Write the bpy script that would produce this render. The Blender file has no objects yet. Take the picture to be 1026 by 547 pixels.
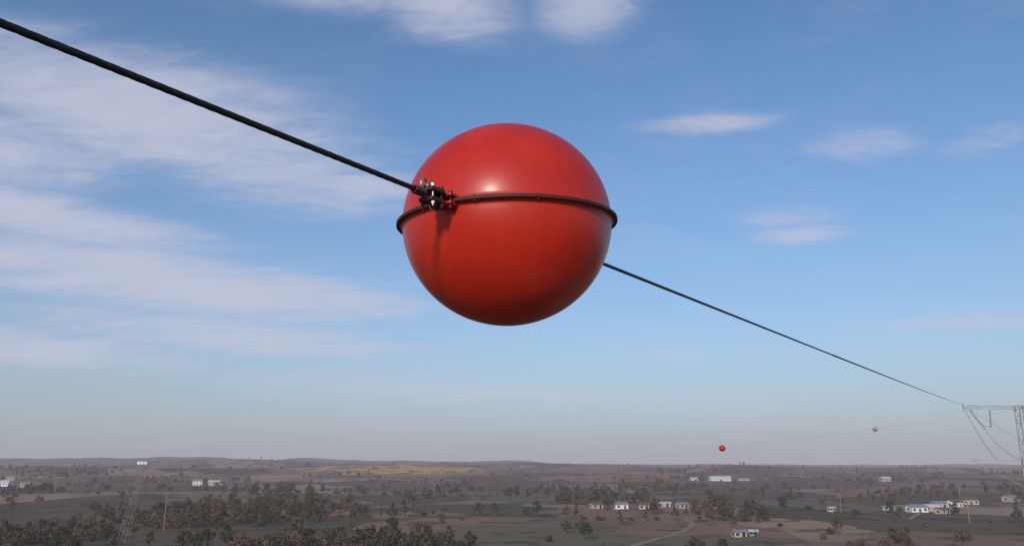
import bpy, bmesh, math, random
import numpy as np
from mathutils import Vector, Matrix, noise
random.seed(7); rng=np.random.default_rng(7)
scene=bpy.context.scene
scene.view_settings.view_transform='Standard'
scene.view_settings.look='None'
scene.view_settings.exposure=0
CAM_Z=30.0
SUN_AZ=math.radians(197); SUN_EL=math.radians(21)

# ---------------------------------------------------------------- node helpers
def nd(nt,t,**kw):
    n=nt.nodes.new(t)
    for k,v in kw.items(): setattr(n,k,v)
    return n
def setin(nt,sock,v):
    if hasattr(v,'is_output'): nt.links.new(v,sock)
    else: sock.default_value=v
def M(nt,op,a,b=0.0,c=None,clamp=False):
    n=nd(nt,'ShaderNodeMath',operation=op,use_clamp=clamp)
    setin(nt,n.inputs[0],a); setin(nt,n.inputs[1],b)
    if c is not None: setin(nt,n.inputs[2],c)
    return n.outputs[0]
def VM(nt,op,a,b=None,c=None):
    n=nd(nt,'ShaderNodeVectorMath',operation=op)
    setin(nt,n.inputs[0],a)
    if b is not None: setin(nt,n.inputs[1],b)
    if c is not None: setin(nt,n.inputs[2],c)
    return n.outputs['Value'] if op in ('DOT_PRODUCT','LENGTH') else n.outputs[0]
def MIX(nt,f,a,b,mode='MIX'):
    n=nd(nt,'ShaderNodeMix',data_type='RGBA',blend_type=mode)
    setin(nt,n.inputs[0],f); setin(nt,n.inputs[6],a); setin(nt,n.inputs[7],b)
    return n.outputs[2]
def RANGE(nt,v,a,b,c=0.0,d=1.0,smooth=True):
    n=nd(nt,'ShaderNodeMapRange',interpolation_type='SMOOTHSTEP' if smooth else 'LINEAR')
    setin(nt,n.inputs[0],v)
    for i,x in enumerate((a,b,c,d)): n.inputs[i+1].default_value=x
    return n.outputs[0]
def NOISE(nt,vec,scale,detail=4,rough=.55,dist=0.0):
    n=nd(nt,'ShaderNodeTexNoise'); nt.links.new(vec,n.inputs['Vector'])
    n.inputs['Scale'].default_value=scale; n.inputs['Detail'].default_value=detail
    n.inputs['Roughness'].default_value=rough; n.inputs['Distortion'].default_value=dist
    return n.outputs['Fac']
def C(r,g,b): return (r,g,b,1.0)

def newmat(name):
    m=bpy.data.materials.new(name); m.use_nodes=True
    nt=m.node_tree; b=nt.nodes['Principled BSDF']; o=nt.nodes['Material Output']
    return m,nt,b,o
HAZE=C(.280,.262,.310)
def add_haze(nt,b,o,L=3900.0):  # aerial haze painted into the surface: emission mixed in with distance from origin
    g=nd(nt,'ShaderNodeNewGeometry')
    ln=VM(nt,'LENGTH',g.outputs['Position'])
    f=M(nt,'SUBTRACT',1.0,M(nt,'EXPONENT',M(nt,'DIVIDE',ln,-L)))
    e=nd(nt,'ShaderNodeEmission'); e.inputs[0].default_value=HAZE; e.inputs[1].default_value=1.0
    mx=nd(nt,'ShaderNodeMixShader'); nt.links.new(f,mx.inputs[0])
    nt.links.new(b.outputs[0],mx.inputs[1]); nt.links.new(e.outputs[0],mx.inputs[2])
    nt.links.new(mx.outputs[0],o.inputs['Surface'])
def simple(name,col,rough=.7,metal=0.0,haze=False,var=.25,scale=6.0,bump=0.0):
    m,nt,b,o=newmat(name)
    tc=nd(nt,'ShaderNodeTexCoord')
    n=NOISE(nt,tc.outputs['Object'],scale,4,.6)
    c1=C(*[x*(1-var) for x in col]); c2=C(*[min(1,x*(1+var)) for x in col])
    nt.links.new(MIX(nt,RANGE(nt,n,.3,.7),c1,c2),b.inputs['Base Color'])
    nt.links.new(RANGE(nt,n,.2,.8,max(.05,rough-.1),min(1,rough+.1)),b.inputs['Roughness'])
    b.inputs['Metallic'].default_value=metal
    if bump:
        bp=nd(nt,'ShaderNodeBump'); bp.inputs['Strength'].default_value=bump; bp.inputs['Distance'].default_value=.002
        nt.links.new(n,bp.inputs['Height']); nt.links.new(bp.outputs[0],b.inputs['Normal'])
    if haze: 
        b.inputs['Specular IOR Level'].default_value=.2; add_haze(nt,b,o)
    m.cycles.emission_sampling='NONE'
    return m

def mesh_obj(name,verts,faces,mat=None,parent=None,smooth=False,sharp=None,link=True):
    me=bpy.data.meshes.new(name); me.from_pydata([tuple(v) for v in verts],[],[tuple(f) for f in faces]); me.update()
    if mat: me.materials.append(mat)
    if smooth:
        me.polygons.foreach_set('use_smooth',[True]*len(me.polygons))
        if sharp: me.set_sharp_from_angle(angle=math.radians(sharp))
    ob=bpy.data.objects.new(name,me)
    if link: scene.collection.objects.link(ob)
    if parent: ob.parent=parent
    return ob
def empty(name,loc=(0,0,0)):
    e=bpy.data.objects.new(name,None); e.location=loc; e.empty_display_size=.2
    scene.collection.objects.link(e); return e
class Acc:
    def __init__(s): s.v=[]; s.f=[]
    def box(s,c,size,R=None):
        i=len(s.v); c=Vector(c)
        for dx,dy,dz in [(-1,-1,-1),(1,-1,-1),(1,1,-1),(-1,1,-1),(-1,-1,1),(1,-1,1),(1,1,1),(-1,1,1)]:
            p=Vector((dx*size[0]/2,dy*size[1]/2,dz*size[2]/2))
            if R: p=R@p
            s.v.append(c+p)
        s.f+=[tuple(i+k for k in q) for q in [(0,3,2,1),(4,5,6,7),(0,1,5,4),(1,2,6,5),(2,3,7,6),(3,0,4,7)]]
    def beam(s,a,b,w,n=4,w2=None,twist=0):
        a=Vector(a);b=Vector(b); d=(b-a).normalized()
        up=Vector((0,0,1)) if abs(d.z)<.9 else Vector((1,0,0))
        x=d.cross(up).normalized(); y=d.cross(x)
        i=len(s.v); w2=w if w2 is None else w2
        for p,ww in ((a,w),(b,w2)):
            for k in range(n):
                t=2*math.pi*(k+.5)/n+twist
                s.v.append(p+(x*math.cos(t)+y*math.sin(t))*ww/2*(1.2 if n==4 else 1))
        for k in range(n):
            s.f.append((i+k,i+(k+1)%n,i+n+(k+1)%n,i+n+k))
        s.f.append(tuple(i+k for k in range(n))[::-1]); s.f.append(tuple(i+n+k for k in range(n)))
    def tube(s,pts,r,n=10,lobes=0,twist=0.0,amp=0.0,closed=False):
        i=len(s.v); pts=[Vector(p) for p in pts]; N=len(pts); L=0
        for j,p in enumerate(pts):
            d=(pts[min(j+1,N-1)]-pts[max(j-1,0)]).normalized()
            if j: L+=(p-pts[j-1]).length
            up=Vector((0,0,1)) if abs(d.z)<.95 else Vector((1,0,0))
            x=d.cross(up).normalized(); y=x.cross(d)
            for k in range(n):
                t=2*math.pi*k/n
                rr=r*(1+amp*abs(math.cos(lobes/2*(t+twist*L)))-amp) if lobes else r
                s.v.append(p+(x*math.cos(t)+y*math.sin(t))*rr)
        for j in range(N-1):
            for k in range(n):
                a=i+j*n+k; b=i+j*n+(k+1)%n
                s.f.append((a,b,b+n,a+n))
        s.f.append(tuple(i+k for k in range(n))[::-1]); s.f.append(tuple(i+(N-1)*n+k for k in range(n)))
    def lathe(s,prof,n=160):
        i=len(s.v); P=len(prof)
        for k in range(n):
            t=2*math.pi*k/n
            for r,z in prof: s.v.append(Vector((r*math.cos(t),r*math.sin(t),z)))
        for k in range(n):
            a=i+k*P; b=i+((k+1)%n)*P
            for j in range(P-1): s.f.append((a+j,b+j,b+j+1,a+j+1))
    def obj(s,name,mat,parent=None,**kw): return mesh_obj(name,s.v,s.f,mat,parent,**kw)

# ---------------------------------------------------------------- world / sky
w=bpy.data.worlds.new("World"); scene.world=w; w.use_nodes=True
w.cycles.sampling_method='MANUAL'; w.cycles.sample_map_resolution=256
nt=w.node_tree; bg=nt.nodes['Background']; S=0.1; bg.inputs[1].default_value=S
sky=nd(nt,'ShaderNodeTexSky',sky_type='NISHITA'); sky.sun_disc=False
sky.sun_elevation=SUN_EL; sky.sun_rotation=SUN_AZ; sky.altitude=100
sky.air_density=1.0; sky.dust_density=1.2; sky.ozone_density=2.0
tc=nd(nt,'ShaderNodeTexCoord'); sp=nd(nt,'ShaderNodeSeparateXYZ'); nt.links.new(tc.outputs['Generated'],sp.inputs[0])
X,Y,Z=sp.outputs
az=M(nt,'MULTIPLY',M(nt,'ARCTAN2',X,Y),57.2958); el=M(nt,'MULTIPLY',M(nt,'ARCSINE',Z),57.2958)
zz=M(nt,'ADD',M(nt,'MAXIMUM',Z,0.0),.14)
cb=nd(nt,'ShaderNodeCombineXYZ'); nt.links.new(M(nt,'DIVIDE',X,zz),cb.inputs[0]); nt.links.new(M(nt,'MULTIPLY',M(nt,'DIVIDE',Y,zz),2.3),cb.inputs[1])
n1=NOISE(nt,cb.outputs[0],1.5,5,.58,.6)
n2=NOISE(nt,cb.outputs[0],6.5,6,.68,.9)
nn=M(nt,'ADD',M(nt,'MULTIPLY',n1,.62),M(nt,'MULTIPLY',n2,.38))
TL=.05   # the cloud streets dip gently towards the east
pc=nd(nt,'ShaderNodeCombineXYZ'); nt.links.new(az,pc.inputs[0]); nt.links.new(M(nt,'MULTIPLY_ADD',az,TL,el),pc.inputs[1])
clouds=[(-28,22.5,17,4.2,1.15),(-38,19.5,12,4.0,1.0),(-17,19.3,12,2.9,.95),(-32,15.0,11,1.6,1.3),(-24,11.6,16,2.2,1.3),(-35,12.0,10,1.8,1.15),
(-11,11,7,1.3,.95),(-19.5,8.4,14,1.4,1.0),(-32,6.8,12,1.5,.95),(-5.2,31.8,6,2.6,1.1),(-16,33,12,2.6,.95),(5.8,32,4.8,2.8,.95),
(14.6,23.2,6,.9,.72),(25.4,20.3,5,1.7,.72),(20.2,16.2,4.6,1.0,.75),(21,15.1,4,.8,1.05),(11,7.3,6,.7,.65),(30,8.4,8,.8,.75),
(32.5,19.4,3.5,1.3,.65),(-3,4.8,28,1.3,.6),(-80,22,22,6,.9),(100,25,40,6,.8)]
tot=None
for a,e,sa,se,amp in clouds:
    e2=e+TL*a
    v=VM(nt,'MULTIPLY_ADD',pc.outputs[0],(1/sa,1/se,0),(-a/sa,-e2/se,0))
    q=VM(nt,'DOT_PRODUCT',v,v)
    g=M(nt,'MULTIPLY',M(nt,'POWER',.3679,q),amp)
    tot=g if tot is None else M(nt,'MAXIMUM',tot,g)
cl=M(nt,'ADD',tot,M(nt,'MULTIPLY',M(nt,'SUBTRACT',nn,.5),2.6))
cf=RANGE(nt,cl,.02,1.30); cf=M(nt,'MULTIPLY',cf,M(nt,'MINIMUM',M(nt,'MULTIPLY',tot,1.8),1.0))
veil=M(nt,'MULTIPLY',RANGE(nt,nn,.42,.72),.14)
cf=M(nt,'MAXIMUM',cf,veil)
skyc=MIX(nt,1.0,sky.outputs[0],C(.92,1.20,1.42),'MULTIPLY')
hz=M(nt,'POWER',.3679,M(nt,'MULTIPLY',M(nt,'MAXIMUM',el,0.0),1/9.5))
skyc=MIX(nt,M(nt,'MULTIPLY',hz,.95),skyc,C(.40/S,.385/S,.455/S))
skyc=MIX(nt,M(nt,'MULTIPLY',cf,.85),skyc,C(.54/S,.555/S,.68/S))
nt.links.new(skyc,bg.inputs[0])

# ---------------------------------------------------------------- sun
sd=Vector((math.sin(SUN_AZ)*math.cos(SUN_EL),math.cos(SUN_AZ)*math.cos(SUN_EL),math.sin(SUN_EL)))
sl=bpy.data.lights.new("sun",'SUN'); sl.energy=2.5; sl.angle=math.radians(6); sl.color=(1,.92,.82)
so=bpy.data.objects.new("sun",sl); scene.collection.objects.link(so)
so.rotation_euler=sd.to_track_quat('Z','Y').to_euler()

# ---------------------------------------------------------------- terrain
def sst(a,b,x):
    t=min(1,max(0,(x-a)/(b-a))); return t*t*(3-2*t)
HILLS=[(-250,1650,300,170,21),(560,1900,260,180,21),(250,1420,230,120,11),(-750,1500,300,160,14),(80,2500,360,200,22),(1100,2300,330,240,21),(820,1250,240,150,11),(-900,2500,420,260,30),(-350,2900,300,200,24),(420,820,180,70,5),(-330,700,200,80,5)]
def Hh(x,y):
    d=math.hypot(x,y); a=math.degrees(math.atan2(x,y))
    z=noise.fractal(Vector((x/420,y/420,.3)),1.0,2.0,4)*4.5
    far=sst(600,2400,d)
    z+=noise.fractal(Vector((x/700,y/700,4.3)),1.0,2.0,4)*13*far
    z+=far*7*sst(10,-25,a) if a<10 else 0
    for hx,hy,rx,ry,h in HILLS: z+=h*math.exp(-(((x-hx)/rx)**2+((y-hy)/ry)**2))
    ridge=52-(a+33)/66*58 if -90<a<90 else 20
    ridge=max(-6,min(55,ridge))
    z+=(ridge+noise.fractal(Vector((a/5,1.7,d/2500)),1.0,2.0,5)*11)*math.exp(-((d-5000)/900)**2)
    return z
rad=[0,15,40,80,130,190]+list(np.geomspace(240,9500,150))
NA=720; vs=[(0,0,Hh(.1,.1))]; fs=[]
for r in rad[1:]:
    for k in range(NA):
        t=2*math.pi*k/NA; x=r*math.sin(t); y=r*math.cos(t); vs.append((x,y,Hh(x,y)))
for k in range(NA): fs.append((0,1+(k+1)%NA,1+k))
for j in range(len(rad)-2):
    o=1+j*NA
    for k in range(NA): fs.append((o+k,o+(k+1)%NA,o+NA+(k+1)%NA,o+NA+k))

gm,nt,b,o=newmat("farmland"); gm.cycles.emission_sampling='NONE'
g=nd(nt,'ShaderNodeNewGeometry'); P=g.outputs['Position']
nw=nd(nt,'ShaderNodeTexNoise'); nt.links.new(P,nw.inputs['Vector']); nw.inputs['Scale'].default_value=.005; nw.inputs['Detail'].default_value=3
vm=VM(nt,'MULTIPLY_ADD',nw.outputs['Color'],(120,160,0),P)
fm=VM(nt,'MULTIPLY',vm,(1.0,.7,0))
vo=nd(nt,'ShaderNodeTexVoronoi'); vo.distance='MANHATTAN'; nt.links.new(fm,vo.inputs['Vector']); vo.inputs['Scale'].default_value=.0105
sepc=nd(nt,'ShaderNodeSeparateColor'); nt.links.new(vo.outputs['Color'],sepc.inputs[0])
cr=nd(nt,'ShaderNodeValToRGB'); cr.color_ramp.interpolation='CONSTANT'; el_=cr.color_ramp.elements
cols=[(0,(.130,.082,.052)),(.16,(.270,.150,.092)),(.32,(.085,.072,.042)),(.46,(.220,.145,.092)),(.6,(.110,.074,.054)),(.72,(.160,.125,.070)),(.86,(.36,.235,.145))]
el_[0].position=0; el_[0].color=C(*cols[0][1]); el_[1].position=cols[1][0]; el_[1].color=C(*cols[1][1])
for p,c in cols[2:]: e=el_.new(p); e.color=C(*c)
nt.links.new(sepc.outputs[0],cr.inputs[0])
big=NOISE(nt,P,.0035,3,.6); mid=NOISE(nt,P,.03,7,.68); fine=NOISE(nt,P,.30,4,.7)
col=MIX(nt,RANGE(nt,big,.48,.66,0,.5),cr.outputs[0],C(.110,.082,.052))
col=MIX(nt,RANGE(nt,mid,.52,.61,0,.78),col,C(.040,.036,.022))
col=MIX(nt,RANGE(nt,fine,.35,.75,0,.25),col,C(.24,.165,.11))
sx=nd(nt,'ShaderNodeSeparateXYZ'); nt.links.new(P,sx.inputs[0])
qx=M(nt,'POWER',M(nt,'ABSOLUTE',M(nt,'DIVIDE',M(nt,'ADD',sx.outputs[0],230.0),190.0)),2.0)
qy=M(nt,'POWER',M(nt,'ABSOLUTE',M(nt,'DIVIDE',M(nt,'SUBTRACT',sx.outputs[1],1560.0),150.0)),2.0)
mk=M(nt,'MULTIPLY',M(nt,'EXPONENT',M(nt,'MULTIPLY',M(nt,'ADD',qx,qy),-1.0)),RANGE(nt,mid,.40,.52))
col=MIX(nt,RANGE(nt,mk,.2,.6,0,.9),col,C(.62,.34,.15))
nt.links.new(col,b.inputs['Base Color']); b.inputs['Roughness'].default_value=.95; b.inputs['Specular IOR Level'].default_value=.1
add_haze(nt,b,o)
ground=mesh_obj("ground",vs,fs,gm,smooth=True)

from mathutils.bvhtree import BVHTree
bvh=BVHTree.FromPolygons([Vector(v) for v in vs],fs)
def gz(x,y):
    h=bvh.ray_cast(Vector((x,y,500)),Vector((0,0,-1)))
    return h[0].z if h[0] else 0

# roads
def road(name,pts,width,mat):
    P2=[]
    for i in range(len(pts)-1):
        n=max(2,int(math.dist(pts[i],pts[i+1])/4))
        for k in range(n):
            t=k/n; P2.append((pts[i][0]*(1-t)+pts[i+1][0]*t,pts[i][1]*(1-t)+pts[i+1][1]*t))
    for _ in range(60):
        P2=[P2[0]]+[((P2[i-1][0]+P2[i][0]*2+P2[i+1][0])/4,(P2[i-1][1]+P2[i][1]*2+P2[i+1][1])/4) for i in range(1,len(P2)-1)]+[P2[-1]]
    v=[];f=[]
    for i,p in enumerate(P2):
        q=P2[min(i+1,len(P2)-1)]; r=P2[max(i-1,0)]
        dx,dy=q[0]-r[0],q[1]-r[1]; L=math.hypot(dx,dy) or 1; nx,ny=-dy/L,dx/L
        for s in (-.5,0,.5):
            x=p[0]+nx*width*s; y=p[1]+ny*width*s; v.append((x,y,gz(x,y)+.12))
        if i: a=3*(i-1); f+=[(a,a+1,a+4,a+3),(a+1,a+2,a+5,a+4)]
    return mesh_obj(name,v,f,mat)
dirt=simple("dirt_track",(.28,.205,.15),.95,haze=True,scale=.3)
asph=simple("asphalt",(.10,.10,.105),.8,haze=True,scale=.4)
roads=[("dirt_road",[(20,240),(42,300),(68,345),(95,420),(60,520),(90,640),(60,900)],3.0,dirt),
("dirt_road",[(-260,330),(-150,370),(-60,400),(30,395),(68,345)],2.2,dirt),
("road",[(-700,820),(-350,760),(0,720),(350,700),(800,780)],6,asph),
("dirt_road",[(200,420),(260,520),(230,700)],2.2,dirt)]
for r in roads: road(*r)

# ---------------------------------------------------------------- buildings
wallw=simple("white_render",(.66,.65,.63),.85,haze=True,scale=.5,var=.08)
wallc=simple("cream_render",(.40,.335,.28),.85,haze=True,scale=.5,var=.12)
rooft=simple("clay_tile",(.17,.095,.075),.85,haze=True,scale=.6)
roofg=simple("metal_roof",(.24,.25,.28),.5,haze=True,scale=.4,var=.12)
roofw=simple("white_metal_roof",(.58,.60,.64),.5,haze=True,scale=.4,var=.08)
glass=simple("dark_window",(.03,.035,.045),.15,haze=True)
house_pos=[]
def house(name,x,y,W,D,Hg,rot,wm,rm,pitch=.35,floors=1,flat=False):
    z=gz(x,y)-.2; e=empty(name,(x,y,z)); e.rotation_euler=(0,0,rot); house_pos.append((x,y,max(W,D)))
    a=Acc(); a.box((0,0,Hg/2-.5),(W,D,Hg+1))
    rh=D/2*pitch
    if not flat:
        i=len(a.v)
        a.v+=[Vector((-W/2,-D/2,Hg)),Vector((-W/2,D/2,Hg)),Vector((-W/2,0,Hg+rh)),Vector((W/2,-D/2,Hg)),Vector((W/2,D/2,Hg)),Vector((W/2,0,Hg+rh))]
        a.f+=[(i,i+2,i+1),(i+3,i+4,i+5)]
    a.obj("walls",wm,e)
    a=Acc(); ov=.5
    if flat:
        a.box((0,0,Hg+.2),(W+.6,D+.6,.36)); a.box((W*.25,0,Hg+1.2),(W*.2,D*.4,1.6))
    else:
        for s in (-1,1):
            y0=s*(D/2+ov); z0=Hg-ov*pitch; t=.2
            i=len(a.v); Wo=W/2+ov
            a.v+=[Vector(p) for p in [(-Wo,y0,z0+.02),(Wo,y0,z0+.02),(Wo,0,Hg+rh+.02),(-Wo,0,Hg+rh+.02),(-Wo,y0,z0+t),(Wo,y0,z0+t),(Wo,0,Hg+rh+t),(-Wo,0,Hg+rh+t)]]
            a.f+=[tuple(i+k for k in q) for q in [(0,3,2,1),(4,5,6,7),(0,1,5,4),(1,2,6,5),(2,3,7,6),(3,0,4,7)]]
    a.obj("roof",rm,e)
    a=Acc(); n=max(2,int(W/3.2)); fh=Hg/floors
    for fl in range(floors):
        for k in range(n):
            if fl==0 and k==n//2: continue
            xx=-W/2+W*(k+.5)/n
            for s in (-1,1): a.box((xx,s*(D/2+.02),fh*fl+fh*.58),(1.3,.1,min(1.4,fh*.45)))
        for s in (-1,1): a.box((s*(W/2+.02),0,fh*fl+fh*.58),(.1,1.3,min(1.4,fh*.45)))
    a.obj("windows",glass,e)
    a=Acc(); a.box((-W/2+W*(n//2+.5)/n,-D/2-.03,1.25),(1.3 if W<20 else 3.4,.12,2.3)); a.obj("door",rooft if wm is wallw else glass,e)
house("farm_building",-590,945,30,10,5,.1,wallw,roofw)
house("farm_building",-548,930,9,8,4.5,.3,wallc,roofg)
house("white_house",-392,1030,11,9,6,.2,wallw,roofg,floors=2)
house("white_house",-374,1040,15,9,5,-.15,wallc,roofw)
house("cream_house",-360,1010,9,8,4,.5,wallc,rooft)
house("cream_house",52,512,7,5,2.8,.3,wallc,rooft)
house("white_house",66,505,8,6,3.0,.15,wallw,roofg)
house("white_house",80,502,6,5,2.8,-.2,wallc,rooft)
house("shed",94,518,9,5,2.6,.1,wallc,roofw,pitch=.2)
house("cream_house",104,508,6,5,2.8,.4,wallc,roofg)
house("farm_building",300,1190,30,11,5,.05,wallw,roofw)
house("white_house",265,1200,10,8,4,.3,wallw,roofg)
house("cream_house",340,1210,16,9,4,-.1,wallc,rooft)
house("white_house",236,485,10,7,3.2,.1,wallw,roofg)
house("white_house",251,498,8,6,3.0,-.3,wallc,roofw)
house("cream_house",243,470,7,5,2.6,.5,wallc,rooft)
house("shed",226,500,7,4,2.4,-.1,wallc,roofg,pitch=.2)
house("shed",182,474,3.2,3,2.6,.2,wallw,roofw,pitch=.2)
house("white_house",290,545,9,7,3.4,.5,wallw,rooft)
house("cream_house",275,535,8,6,3.2,.1,wallc,roofg)
house("cream_house",330,600,11,8,3.6,.0,wallc,rooft)
house("shed",90,332,5,4,2.3,.1,wallc,roofg,pitch=.25)
house("shed",97,336,3,3,2.0,-.3,wallc,roofw,pitch=.25)
house("white_house",385,640,10,8,3.6,.4,wallc,roofg)
house("cream_house",-700,1150,14,9,4.5,.2,wallc,roofg)
house("white_house",520,1150,13,9,5,.1,wallc,roofw)

# ---------------------------------------------------------------- trees (instanced)
lm,nt,b,o=newmat("foliage"); lm.cycles.emission_sampling='NONE'
oi=nd(nt,'ShaderNodeObjectInfo')
cr=nd(nt,'ShaderNodeValToRGB'); e_=cr.color_ramp.elements
e_[0].position=0;e_[0].color=C(.042,.050,.026); e_[1].position=.35; e_[1].color=C(.062,.060,.032)
for p,c in [(.65,(.085,.068,.042)),(.85,(.120,.082,.050)),(1,(.150,.095,.058))]: e=e_.new(p); e.color=C(*c)
nt.links.new(oi.outputs['Random'],cr.inputs[0])
tcx=nd(nt,'ShaderNodeTexCoord'); nf=NOISE(nt,tcx.outputs['Object'],.9,2,.6)
col=MIX(nt,RANGE(nt,nf,.35,.65),MIX(nt,1.0,cr.outputs[0],C(.6,.6,.6),'MULTIPLY'),MIX(nt,1.0,cr.outputs[0],C(1.4,1.35,1.25),'MULTIPLY'))
nt.links.new(col,b.inputs['Base Color']); b.inputs['Roughness'].default_value=.85; b.inputs['Specular IOR Level'].default_value=.15
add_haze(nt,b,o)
bark=simple("bark",(.07,.055,.045),.95,haze=True)
tcoll=bpy.data.collections.new("tree_kinds")
def tree(kind,i):
    r=random.Random(i*11+3); a=Acc()
    h={0:8,1:11,2:3.5,3:9}[kind]; cw={0:4,1:3.4,2:2.6,3:2.3}[kind]
    a.beam((0,0,-.5),(0,0,h*.55),.4,6,.2)
    cl=[]
    nC={0:15,1:16,2:8,3:14}[kind]
    for k in range(nC):
        t=r.random(); ang=r.random()*6.28
        if kind==3: zz=h*(.2+.78*t); rr=cw*(1-t)*.75
        elif kind==2: zz=h*(.2+.6*t); rr=cw*r.random()*.8
        else: zz=h*(.35+.6*t); rr=cw*math.sin(math.pi*min(.95,.25+.65*t))*(.35+.6*r.random())
        c=Vector((rr*math.cos(ang),rr*math.sin(ang),zz)); s=(1.5 if kind<2 else .95)*(.6+.7*r.random())
        cl.append((c,s))
        if kind!=2: a.beam((0,0,zz*.6),c,.14,4,.05)
    nb=len(a.f)
    for c,s in cl:
        for q in range(24):
            d=Vector((r.gauss(0,1),r.gauss(0,1),r.gauss(0,.8))).normalized()*s*(.55+.5*r.random())
            p=c+d; z=(d.normalized()+Vector((r.gauss(0,.5),r.gauss(0,.5),r.gauss(0,.5)))).normalized()
            x=z.orthogonal().normalized(); y=z.cross(x); l=.33+.28*r.random(); i0=len(a.v)
            a.v+=[p+x*l,p+y*l*.8,p-x*l,p-y*l*.8]; a.f.append((i0,i0+1,i0+2,i0+3))
    ob=mesh_obj("tree_kind_%d"%i,a.v,a.f,lm,link=False); ob.data.materials.append(bark)
    for p in ob.data.polygons[:nb]: p.material_index=1
    tcoll.objects.link(ob)
for i,k in enumerate([0,1,2,3,0,1,2,0]): tree(k,i)
pts=[];scl=[];roadsegs=[]
for _,p,wd,_ in roads:
    for i in range(len(p)-1): roadsegs.append((p[i],p[i+1]))
def nearroad(x,y,d=5):
    for (ax,ay),(bx,by) in roadsegs:
        vx,vy=bx-ax,by-ay; t=max(0,min(1,((x-ax)*vx+(y-ay)*vy)/(vx*vx+vy*vy)))
        if math.hypot(x-ax-t*vx,y-ay-t*vy)<d: return True
    return False
def clear(x,y):
    for hx,hy,s in house_pos:
        if math.hypot(x-hx,y-hy)<s*.75+2: return False
        if abs(x*hy/max(y,1)-hx)<s*.7 and 0<hy-y<60: return random.random()<.15
    return not nearroad(x,y)
tries=0
while len(pts)<5200 and tries<200000:
    tries+=1
    a=math.radians(random.uniform(-46,46)); d=240+2700*random.random()**1.25
    x=d*math.sin(a); y=d*math.cos(a)
    f=noise.fractal(Vector((x/110,y/200,9.1)),1.0,2.0,4); ad=math.degrees(a)
    hed=abs(noise.noise(Vector((x/190,y/150,3.3))))
    den=.018+ (.7 if f>.42 else 0)+ (.5 if hed<.02 else 0)
    if ad<-8: den+=.22*(f>.18)
    if math.hypot((x+230)/220,(y-1540)/170)<1: den*=.12
    if random.random()>den: continue
    if not clear(x,y): continue
    pts.append((x,y,gz(x,y))); scl.append(random.uniform(.4,.9))
print("trees",len(pts),tries)
me=bpy.data.meshes.new("distant_trees"); me.from_pydata(pts,[],[])
at=me.attributes.new("scl",'FLOAT','POINT'); at.data.foreach_set('value',scl)
at=me.attributes.new("kind",'INT','POINT'); at.data.foreach_set('value',[random.choice([0,1,2,2,3,4,5,6,6,7]) for _ in pts])
tr=bpy.data.objects.new("distant_trees",me); scene.collection.objects.link(tr)
ng=bpy.data.node_groups.new("scatter",'GeometryNodeTree')
ng.interface.new_socket("Geometry",in_out='INPUT',socket_type='NodeSocketGeometry')
ng.interface.new_socket("Geometry",in_out='OUTPUT',socket_type='NodeSocketGeometry')
gi=ng.nodes.new('NodeGroupInput'); go=ng.nodes.new('NodeGroupOutput'); ip=ng.nodes.new('GeometryNodeInstanceOnPoints')
ci=ng.nodes.new('GeometryNodeCollectionInfo'); ci.inputs[0].default_value=tcoll; ci.inputs['Separate Children'].default_value=True; ci.inputs['Reset Children'].default_value=True
ip.inputs['Pick Instance'].default_value=True
na=ng.nodes.new('GeometryNodeInputNamedAttribute'); na.data_type='FLOAT'; na.inputs[0].default_value="scl"
nk=ng.nodes.new('GeometryNodeInputNamedAttribute'); nk.data_type='INT'; nk.inputs[0].default_value="kind"
rv=ng.nodes.new('FunctionNodeRandomValue'); rv.data_type='FLOAT_VECTOR'; rv.inputs[0].default_value=(0,0,0); rv.inputs[1].default_value=(.1,.1,6.28)
L=ng.links.new
L(gi.outputs[0],ip.inputs['Points']); L(ci.outputs[0],ip.inputs['Instance']); L(na.outputs['Attribute'],ip.inputs['Scale']); L(nk.outputs['Attribute'],ip.inputs['Instance Index'])
L(rv.outputs[0],ip.inputs['Rotation']); L(ip.outputs[0],go.inputs[0])
md=tr.modifiers.new("scatter",'NODES'); md.node_group=ng

# ---------------------------------------------------------------- marker balls
red,nt,b,o=newmat("red_gelcoat")
tc=nd(nt,'ShaderNodeTexCoord')
na_=NOISE(nt,tc.outputs['Object'],5,6,.6); nb_=NOISE(nt,tc.outputs['Object'],60,4,.6)
cc=MIX(nt,RANGE(nt,na_,.35,.7),C(.48,.019,.008),C(.55,.030,.014))
cc=MIX(nt,RANGE(nt,nb_,.6,.8,0,.12),cc,C(.33,.08,.05))
nt.links.new(cc,b.inputs['Base Color'])
nt.links.new(RANGE(nt,na_,.3,.7,.36,.46),b.inputs['Roughness'])
b.inputs['Specular IOR Level'].default_value=.38
b.inputs['Coat Weight'].default_value=.15; b.inputs['Coat Roughness'].default_value=.20
bp=nd(nt,'ShaderNodeBump'); bp.inputs['Strength'].default_value=.12; bp.inputs['Distance'].default_value=.004
nt.links.new(NOISE(nt,tc.outputs['Object'],9,3,.5),bp.inputs['Height']); nt.links.new(bp.outputs[0],b.inputs['Normal'])
rubber=simple("dark_flange",(.060,.012,.010),.7)
steel=simple("galvanised_steel",(.42,.39,.37),.40,.8,scale=60,bump=.3)
rust=simple("dark_steel",(.075,.036,.028),.6,.5,scale=50,bump=.4)
whitep=simple("pink_gelcoat",(.4,.25,.24),.4)
R=.298; ZS=.965
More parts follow.
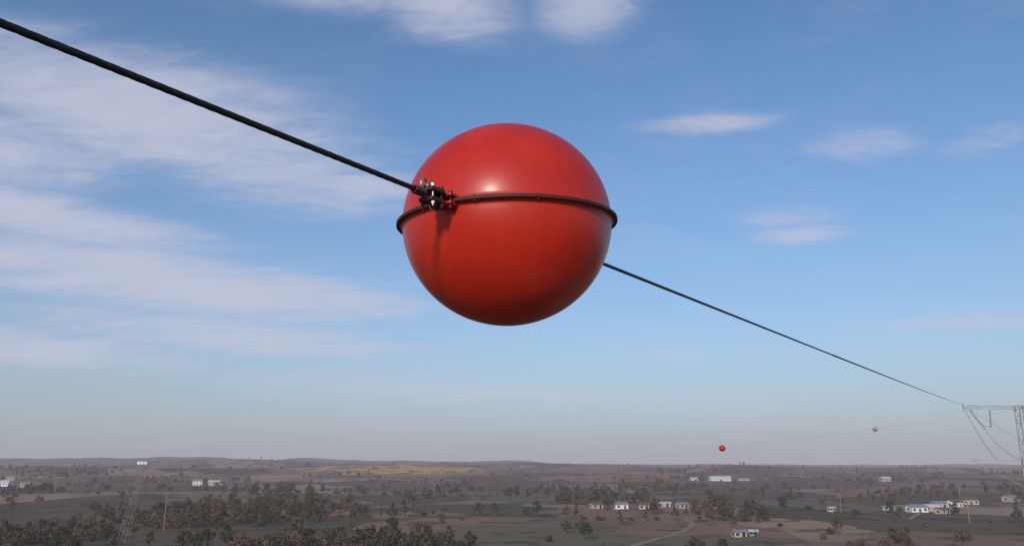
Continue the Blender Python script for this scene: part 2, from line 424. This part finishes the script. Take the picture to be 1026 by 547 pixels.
def marker(name,pos,d,scale=1.0,mat=red,detail=True):
    e=empty(name); x=d.normalized(); y=Vector((0,0,1)).cross(x).normalized(); z=x.cross(y)
    m=Matrix((x,y,z)).transposed().to_4x4(); m.translation=pos
    e.matrix_world=m@Matrix.Scale(scale,4)
    n=192 if detail else 48
    for s,nm in ((1,"upper_shell"),(-1,"lower_shell")):
        prof=[(R*math.sin(t),s*(R*ZS*math.cos(t))) for t in np.linspace(0.0001,math.pi/2-.030,48)]
        prof+=[(R+.0012,s*.0068),(R+.0040,s*.0058),(R+.0060,s*.0050),(R+.0062,s*.0044),(R-.01,s*.0044)]
        a=Acc(); a.lathe(prof,n)
        a.obj(nm,mat,e,smooth=True,sharp=38)
    a=Acc(); a.lathe([(R-.008,.0042),(R+.0155,.0042),(R+.0170,.0034),(R+.0170,-.0044),(R+.0155,-.0052),(R+.0066,-.0052),(R+.0066,-.0042),(R-.008,-.0042)],n); a.obj("flange",rubber,e)
    if not detail: return e
    a=Acc()
    for k in range(12):
        t=math.radians(15+30*k); c=Vector(((R+.0110)*math.cos(t),(R+.0110)*math.sin(t),0))
        a.beam(c-Vector((0,0,.0085)),c+Vector((0,0,.0075)),.0065,6)
    a.obj("flange_bolts",rust,e)
    for s in (-1,1):
        a=Acc()
        for q in (-1,1):
            a.box((s*(R+.014),0,q*.0105),(.042,.062,.009))
        ob=a.obj("cable_collar",mat,e); bv=ob.modifiers.new("b",'BEVEL'); bv.width=.003; bv.segments=2
        a=Acc()
        for q in (-1,1):
            a.box((s*(R+.070),0,q*.0130),(.060,.042,.012))
            a.box((s*(R+.070),0,q*.0210),(.036,.018,.007))
        ob=a.obj("clamp_jaws",rust,e); bv=ob.modifiers.new("b",'BEVEL'); bv.width=.003; bv.segments=2
        a=Acc(); a2=Acc()
        for j,(dx,dy) in enumerate(((.052,.015),(.088,.015),(.052,-.015),(.088,-.015),(.022,.022),(.022,-.022))):
            c=Vector((s*(R+dx),dy,0)); k=.030 if dx>.03 else .024; A_=a2 if j in (0,3) else a
            A_.beam(c-Vector((0,0,k)),c+Vector((0,0,k*.85)),.0055,12)
            hz_=.019 if dx>.03 else .015
            A_.beam(c-Vector((0,0,hz_+.006)),c-Vector((0,0,hz_)),.0115,6)
            A_.beam(c+Vector((0,0,hz_)),c+Vector((0,0,hz_+.007)),.0115,6)
        a.obj("clamp_bolts",rust,e,smooth=True,sharp=35); a2.obj("clamp_nuts",steel,e,smooth=True,sharp=35)
        a=Acc(); hp=[]
        for k in range(150):
            t=k/149; hp.append((s*(R+.102+.045*t),math.cos(t*36)*.0092,math.sin(t*36)*.0092))
        a.tube(hp,.0020,8)
        a.obj("armour_rod",rust,e,smooth=True,sharp=50)
        a=Acc()
        rp=[(s*(R+.108+.013*math.cos(t)),-.004,.020+.014*math.sin(t)) for t in np.linspace(-1.2,4.2,24)]
        a.tube(rp,.0032,8)
        a.obj("clamp_eye",steel,e,smooth=True,sharp=50)
    return e
P0=Vector((-.0143,2.2,CAM_Z+.660)); T=Vector((39.1,70.0,CAM_Z+4.85))
dR=(T-P0).normalized()
marker("aerial_marker_ball",P0,dR)

cablem=simple("stranded_cable",(.030,.029,.031),.55,.5,scale=80)
def cab(s):
    if s<0:
        dl=Vector((-.4998,-.866,-.0500)); p=P0+dl*(-s); p.z+=.00035*s*s; return p
    Lr=(T-P0).length; u=s/Lr; p=P0.lerp(T,u); p.z-=4*.06*u*(1-u); return p
a=Acc(); a.tube([cab(s) for s in np.arange(-3.5,6.0,.006)],.0064,28,7,31.0,.26)
c1=a.obj("overhead_cable",cablem,None,smooth=True)
a=Acc(); a.tube([cab(s) for s in [-60,-50,-40,-30,-20,-15,-10,-7,-5,-3.5]],.0060,12); a.obj("near_span",cablem,c1,smooth=True)
a=Acc(); a.tube([cab(s) for s in list(np.linspace(6,20,20))+list(np.linspace(22,(T-P0).length,30))],.0080,10); a.obj("far_span",cablem,c1,smooth=True)

# ---------------------------------------------------------------- pylons
pm=simple("tower_steel",(.36,.35,.35),.7,.0,haze=True,scale=1)
insm=simple("insulator_glass",(.14,.15,.17),.25)
def lattice(a,p0,p1,w0,w1,th,npan,thb=None):
    p0=Vector(p0);p1=Vector(p1); thb=thb or th*.55; ax=(p1-p0).normalized()
    if abs(ax.z)>.8: u=Vector((1,0,0)); v=Vector((0,1,0))
    else: v=Vector((0,0,1)); u=ax.cross(v).normalized()
    def cor(t):
        c=p0.lerp(p1,t); ww=(w0*(1-t)+w1*t)/2
        return [c+u*sx*ww+v*sy*ww for sx,sy in ((-1,-1),(1,-1),(1,1),(-1,1))]
    prev=cor(0)
    for k in range(1,npan+1):
        cur=cor(k/npan)
        for i in range(4):
            a.beam(prev[i],cur[i],th)
            j=(i+1)%4
            if k%2: a.beam(prev[i],cur[j],thb)
            else: a.beam(prev[j],cur[i],thb)
            a.beam(cur[i],cur[j],thb)
        prev=cur
def insul(a,p,q):
    p=Vector(p);q=Vector(q); n=9; a.beam(p,q,.03,6)
    for k in range(n):
        c=p.lerp(q,(k+.5)/n); d=(q-p).normalized(); a.beam(c-d*.02,c+d*.04,.2,10,.1)
e=empty("transmission_tower")
a=Acc()
bx=44.1; by=70
for xx in (bx,bx+8.5): lattice(a,(xx,by,gz(xx,by)-.5),(xx,by,CAM_Z+4.75),.80,.70,.10,30,.04)
lattice(a,(T.x,by,CAM_Z+4.62),(bx+13.3,by,CAM_Z+4.5),.24,.24,.05,26,.02)
a.beam((T.x,by,CAM_Z+4.9),(T.x,by,CAM_Z+4.2),.1)
a.beam((T.x+.6,by,CAM_Z+4.4),(bx-.3,by,CAM_Z+1.7),.03)
lattice(a,(bx-4.9,by,CAM_Z+.15),(bx+13.3,by,CAM_Z+.1),.12,.12,.018,30)
a.beam((bx-4.8,by,CAM_Z+.1),(bx-.4,by,CAM_Z-2.2),.03)
a.obj("lattice_frame",pm,e)
a=Acc()
insul(a,(T.x+.5,by-.1,CAM_Z+4.4),(T.x+1.4,by-.4,CAM_Z+2.7)); insul(a,(T.x+2.2,by-.1,CAM_Z+4.4),(T.x+2.1,by-.1,CAM_Z+2.9))
a.obj("insulators",insm,e)
a=Acc()
def arc(p,q,s,n=16):
    p=Vector(p);q=Vector(q); return [p.lerp(q,t)-Vector((0,0,4*s*t*(1-t))) for t in np.linspace(0,1,n)]
a.tube(arc((T.x,by,CAM_Z+4.8),(T.x+2.3,by,CAM_Z+.2),.5),.014,6)
a.tube(arc((T.x+1.4,by-.4,CAM_Z+2.7),(bx-.3,by,CAM_Z+.2),.6),.012,6)
a.tube(arc((T.x+.3,by,CAM_Z+4.6),(T.x+2.1,by,CAM_Z+2.9),.4),.012,6)
a.obj("jumper_cables",cablem,e,smooth=True)

e=empty("transmission_tower"); tx,ty=-135,300; g0=gz(tx,ty)
a=Acc(); lattice(a,(tx-4.5,ty,g0-.5),(tx,ty,CAM_Z-.6),3.0,1.1,.10,14,.04)
a.box((tx,ty,CAM_Z-1.0),(3.2,1.4,.12)); lattice(a,(tx-2.4,ty,CAM_Z-3.2),(tx+2.2,ty,CAM_Z-3.2),.4,.4,.06,10)
a.obj("lattice_frame",simple("pale_tower_steel",(.22,.22,.20),.7,.1,haze=True),e)
a=Acc()
for k in range(3): a.box((tx-1.25+1.25*k,ty-.3,CAM_Z-.35),(1.1,.5,1.0))
a.box((tx,ty+.3,CAM_Z-.4),(3.2,.3,.7)); a.obj("white_panels",wallw,e)

def pole(x,y,h):
    e=empty("utility_pole"); g0=gz(x,y); a=Acc(); a.beam((x,y,g0-.5),(x,y,g0+h),.36,10,.22)
    a.box((x,y-.2,g0+h-.8),(2.2,.12,.12)); a.box((x,y-.2,g0+h-2.0),(1.8,.12,.12)); a.obj("post",pale,e)
    a=Acc()
    for dx in (-1.0,0,1.0): a.beam((x+dx,y-.2,g0+h-.7),(x+dx,y-.2,g0+h-.35),.16,8,.08)
    a.obj("insulators",insm,e)
pale=simple("concrete_pole",(.26,.25,.23),.85,haze=True)
for p in [(-155,372,16),(186,470,10),(-60,640,12),(330,610,12),(40,860,12),(-420,760,12),(215,392,10)]: pole(*p)

# second, more distant span with two marker balls
A=Vector((tx,ty,CAM_Z-.2)); B=Vector((bx,by,CAM_Z+4.4))
def span(u):
    p=A.lerp(B,u); p.z-=4*6.0*u*(1-u); return p
a=Acc(); a.tube([span(u) for u in np.linspace(0,1,90)],.003,6); a.obj("overhead_cable",cablem,None,smooth=True)
def at_az(t):
    return min(np.linspace(0,1,4000),key=lambda u:abs(span(u).x/span(u).y-t))
for xp,sc,mt in ((.2575,1.25,red),(.447,.8,whitep)):
    u=at_az(xp); p=span(u); marker("aerial_marker_ball",p,(span(min(1,u+.01))-span(u-.01)),sc,mt,False)

# ---------------------------------------------------------------- camera
cd=bpy.data.cameras.new("camera"); cam=bpy.data.objects.new("camera",cd); scene.collection.objects.link(cam)
cd.sensor_width=36; cd.lens=28.07; cd.clip_start=.05; cd.clip_end=30000
cam.location=(0,0,CAM_Z); cam.rotation_euler=(math.radians(90+13.3),0,0)
scene.camera=cam
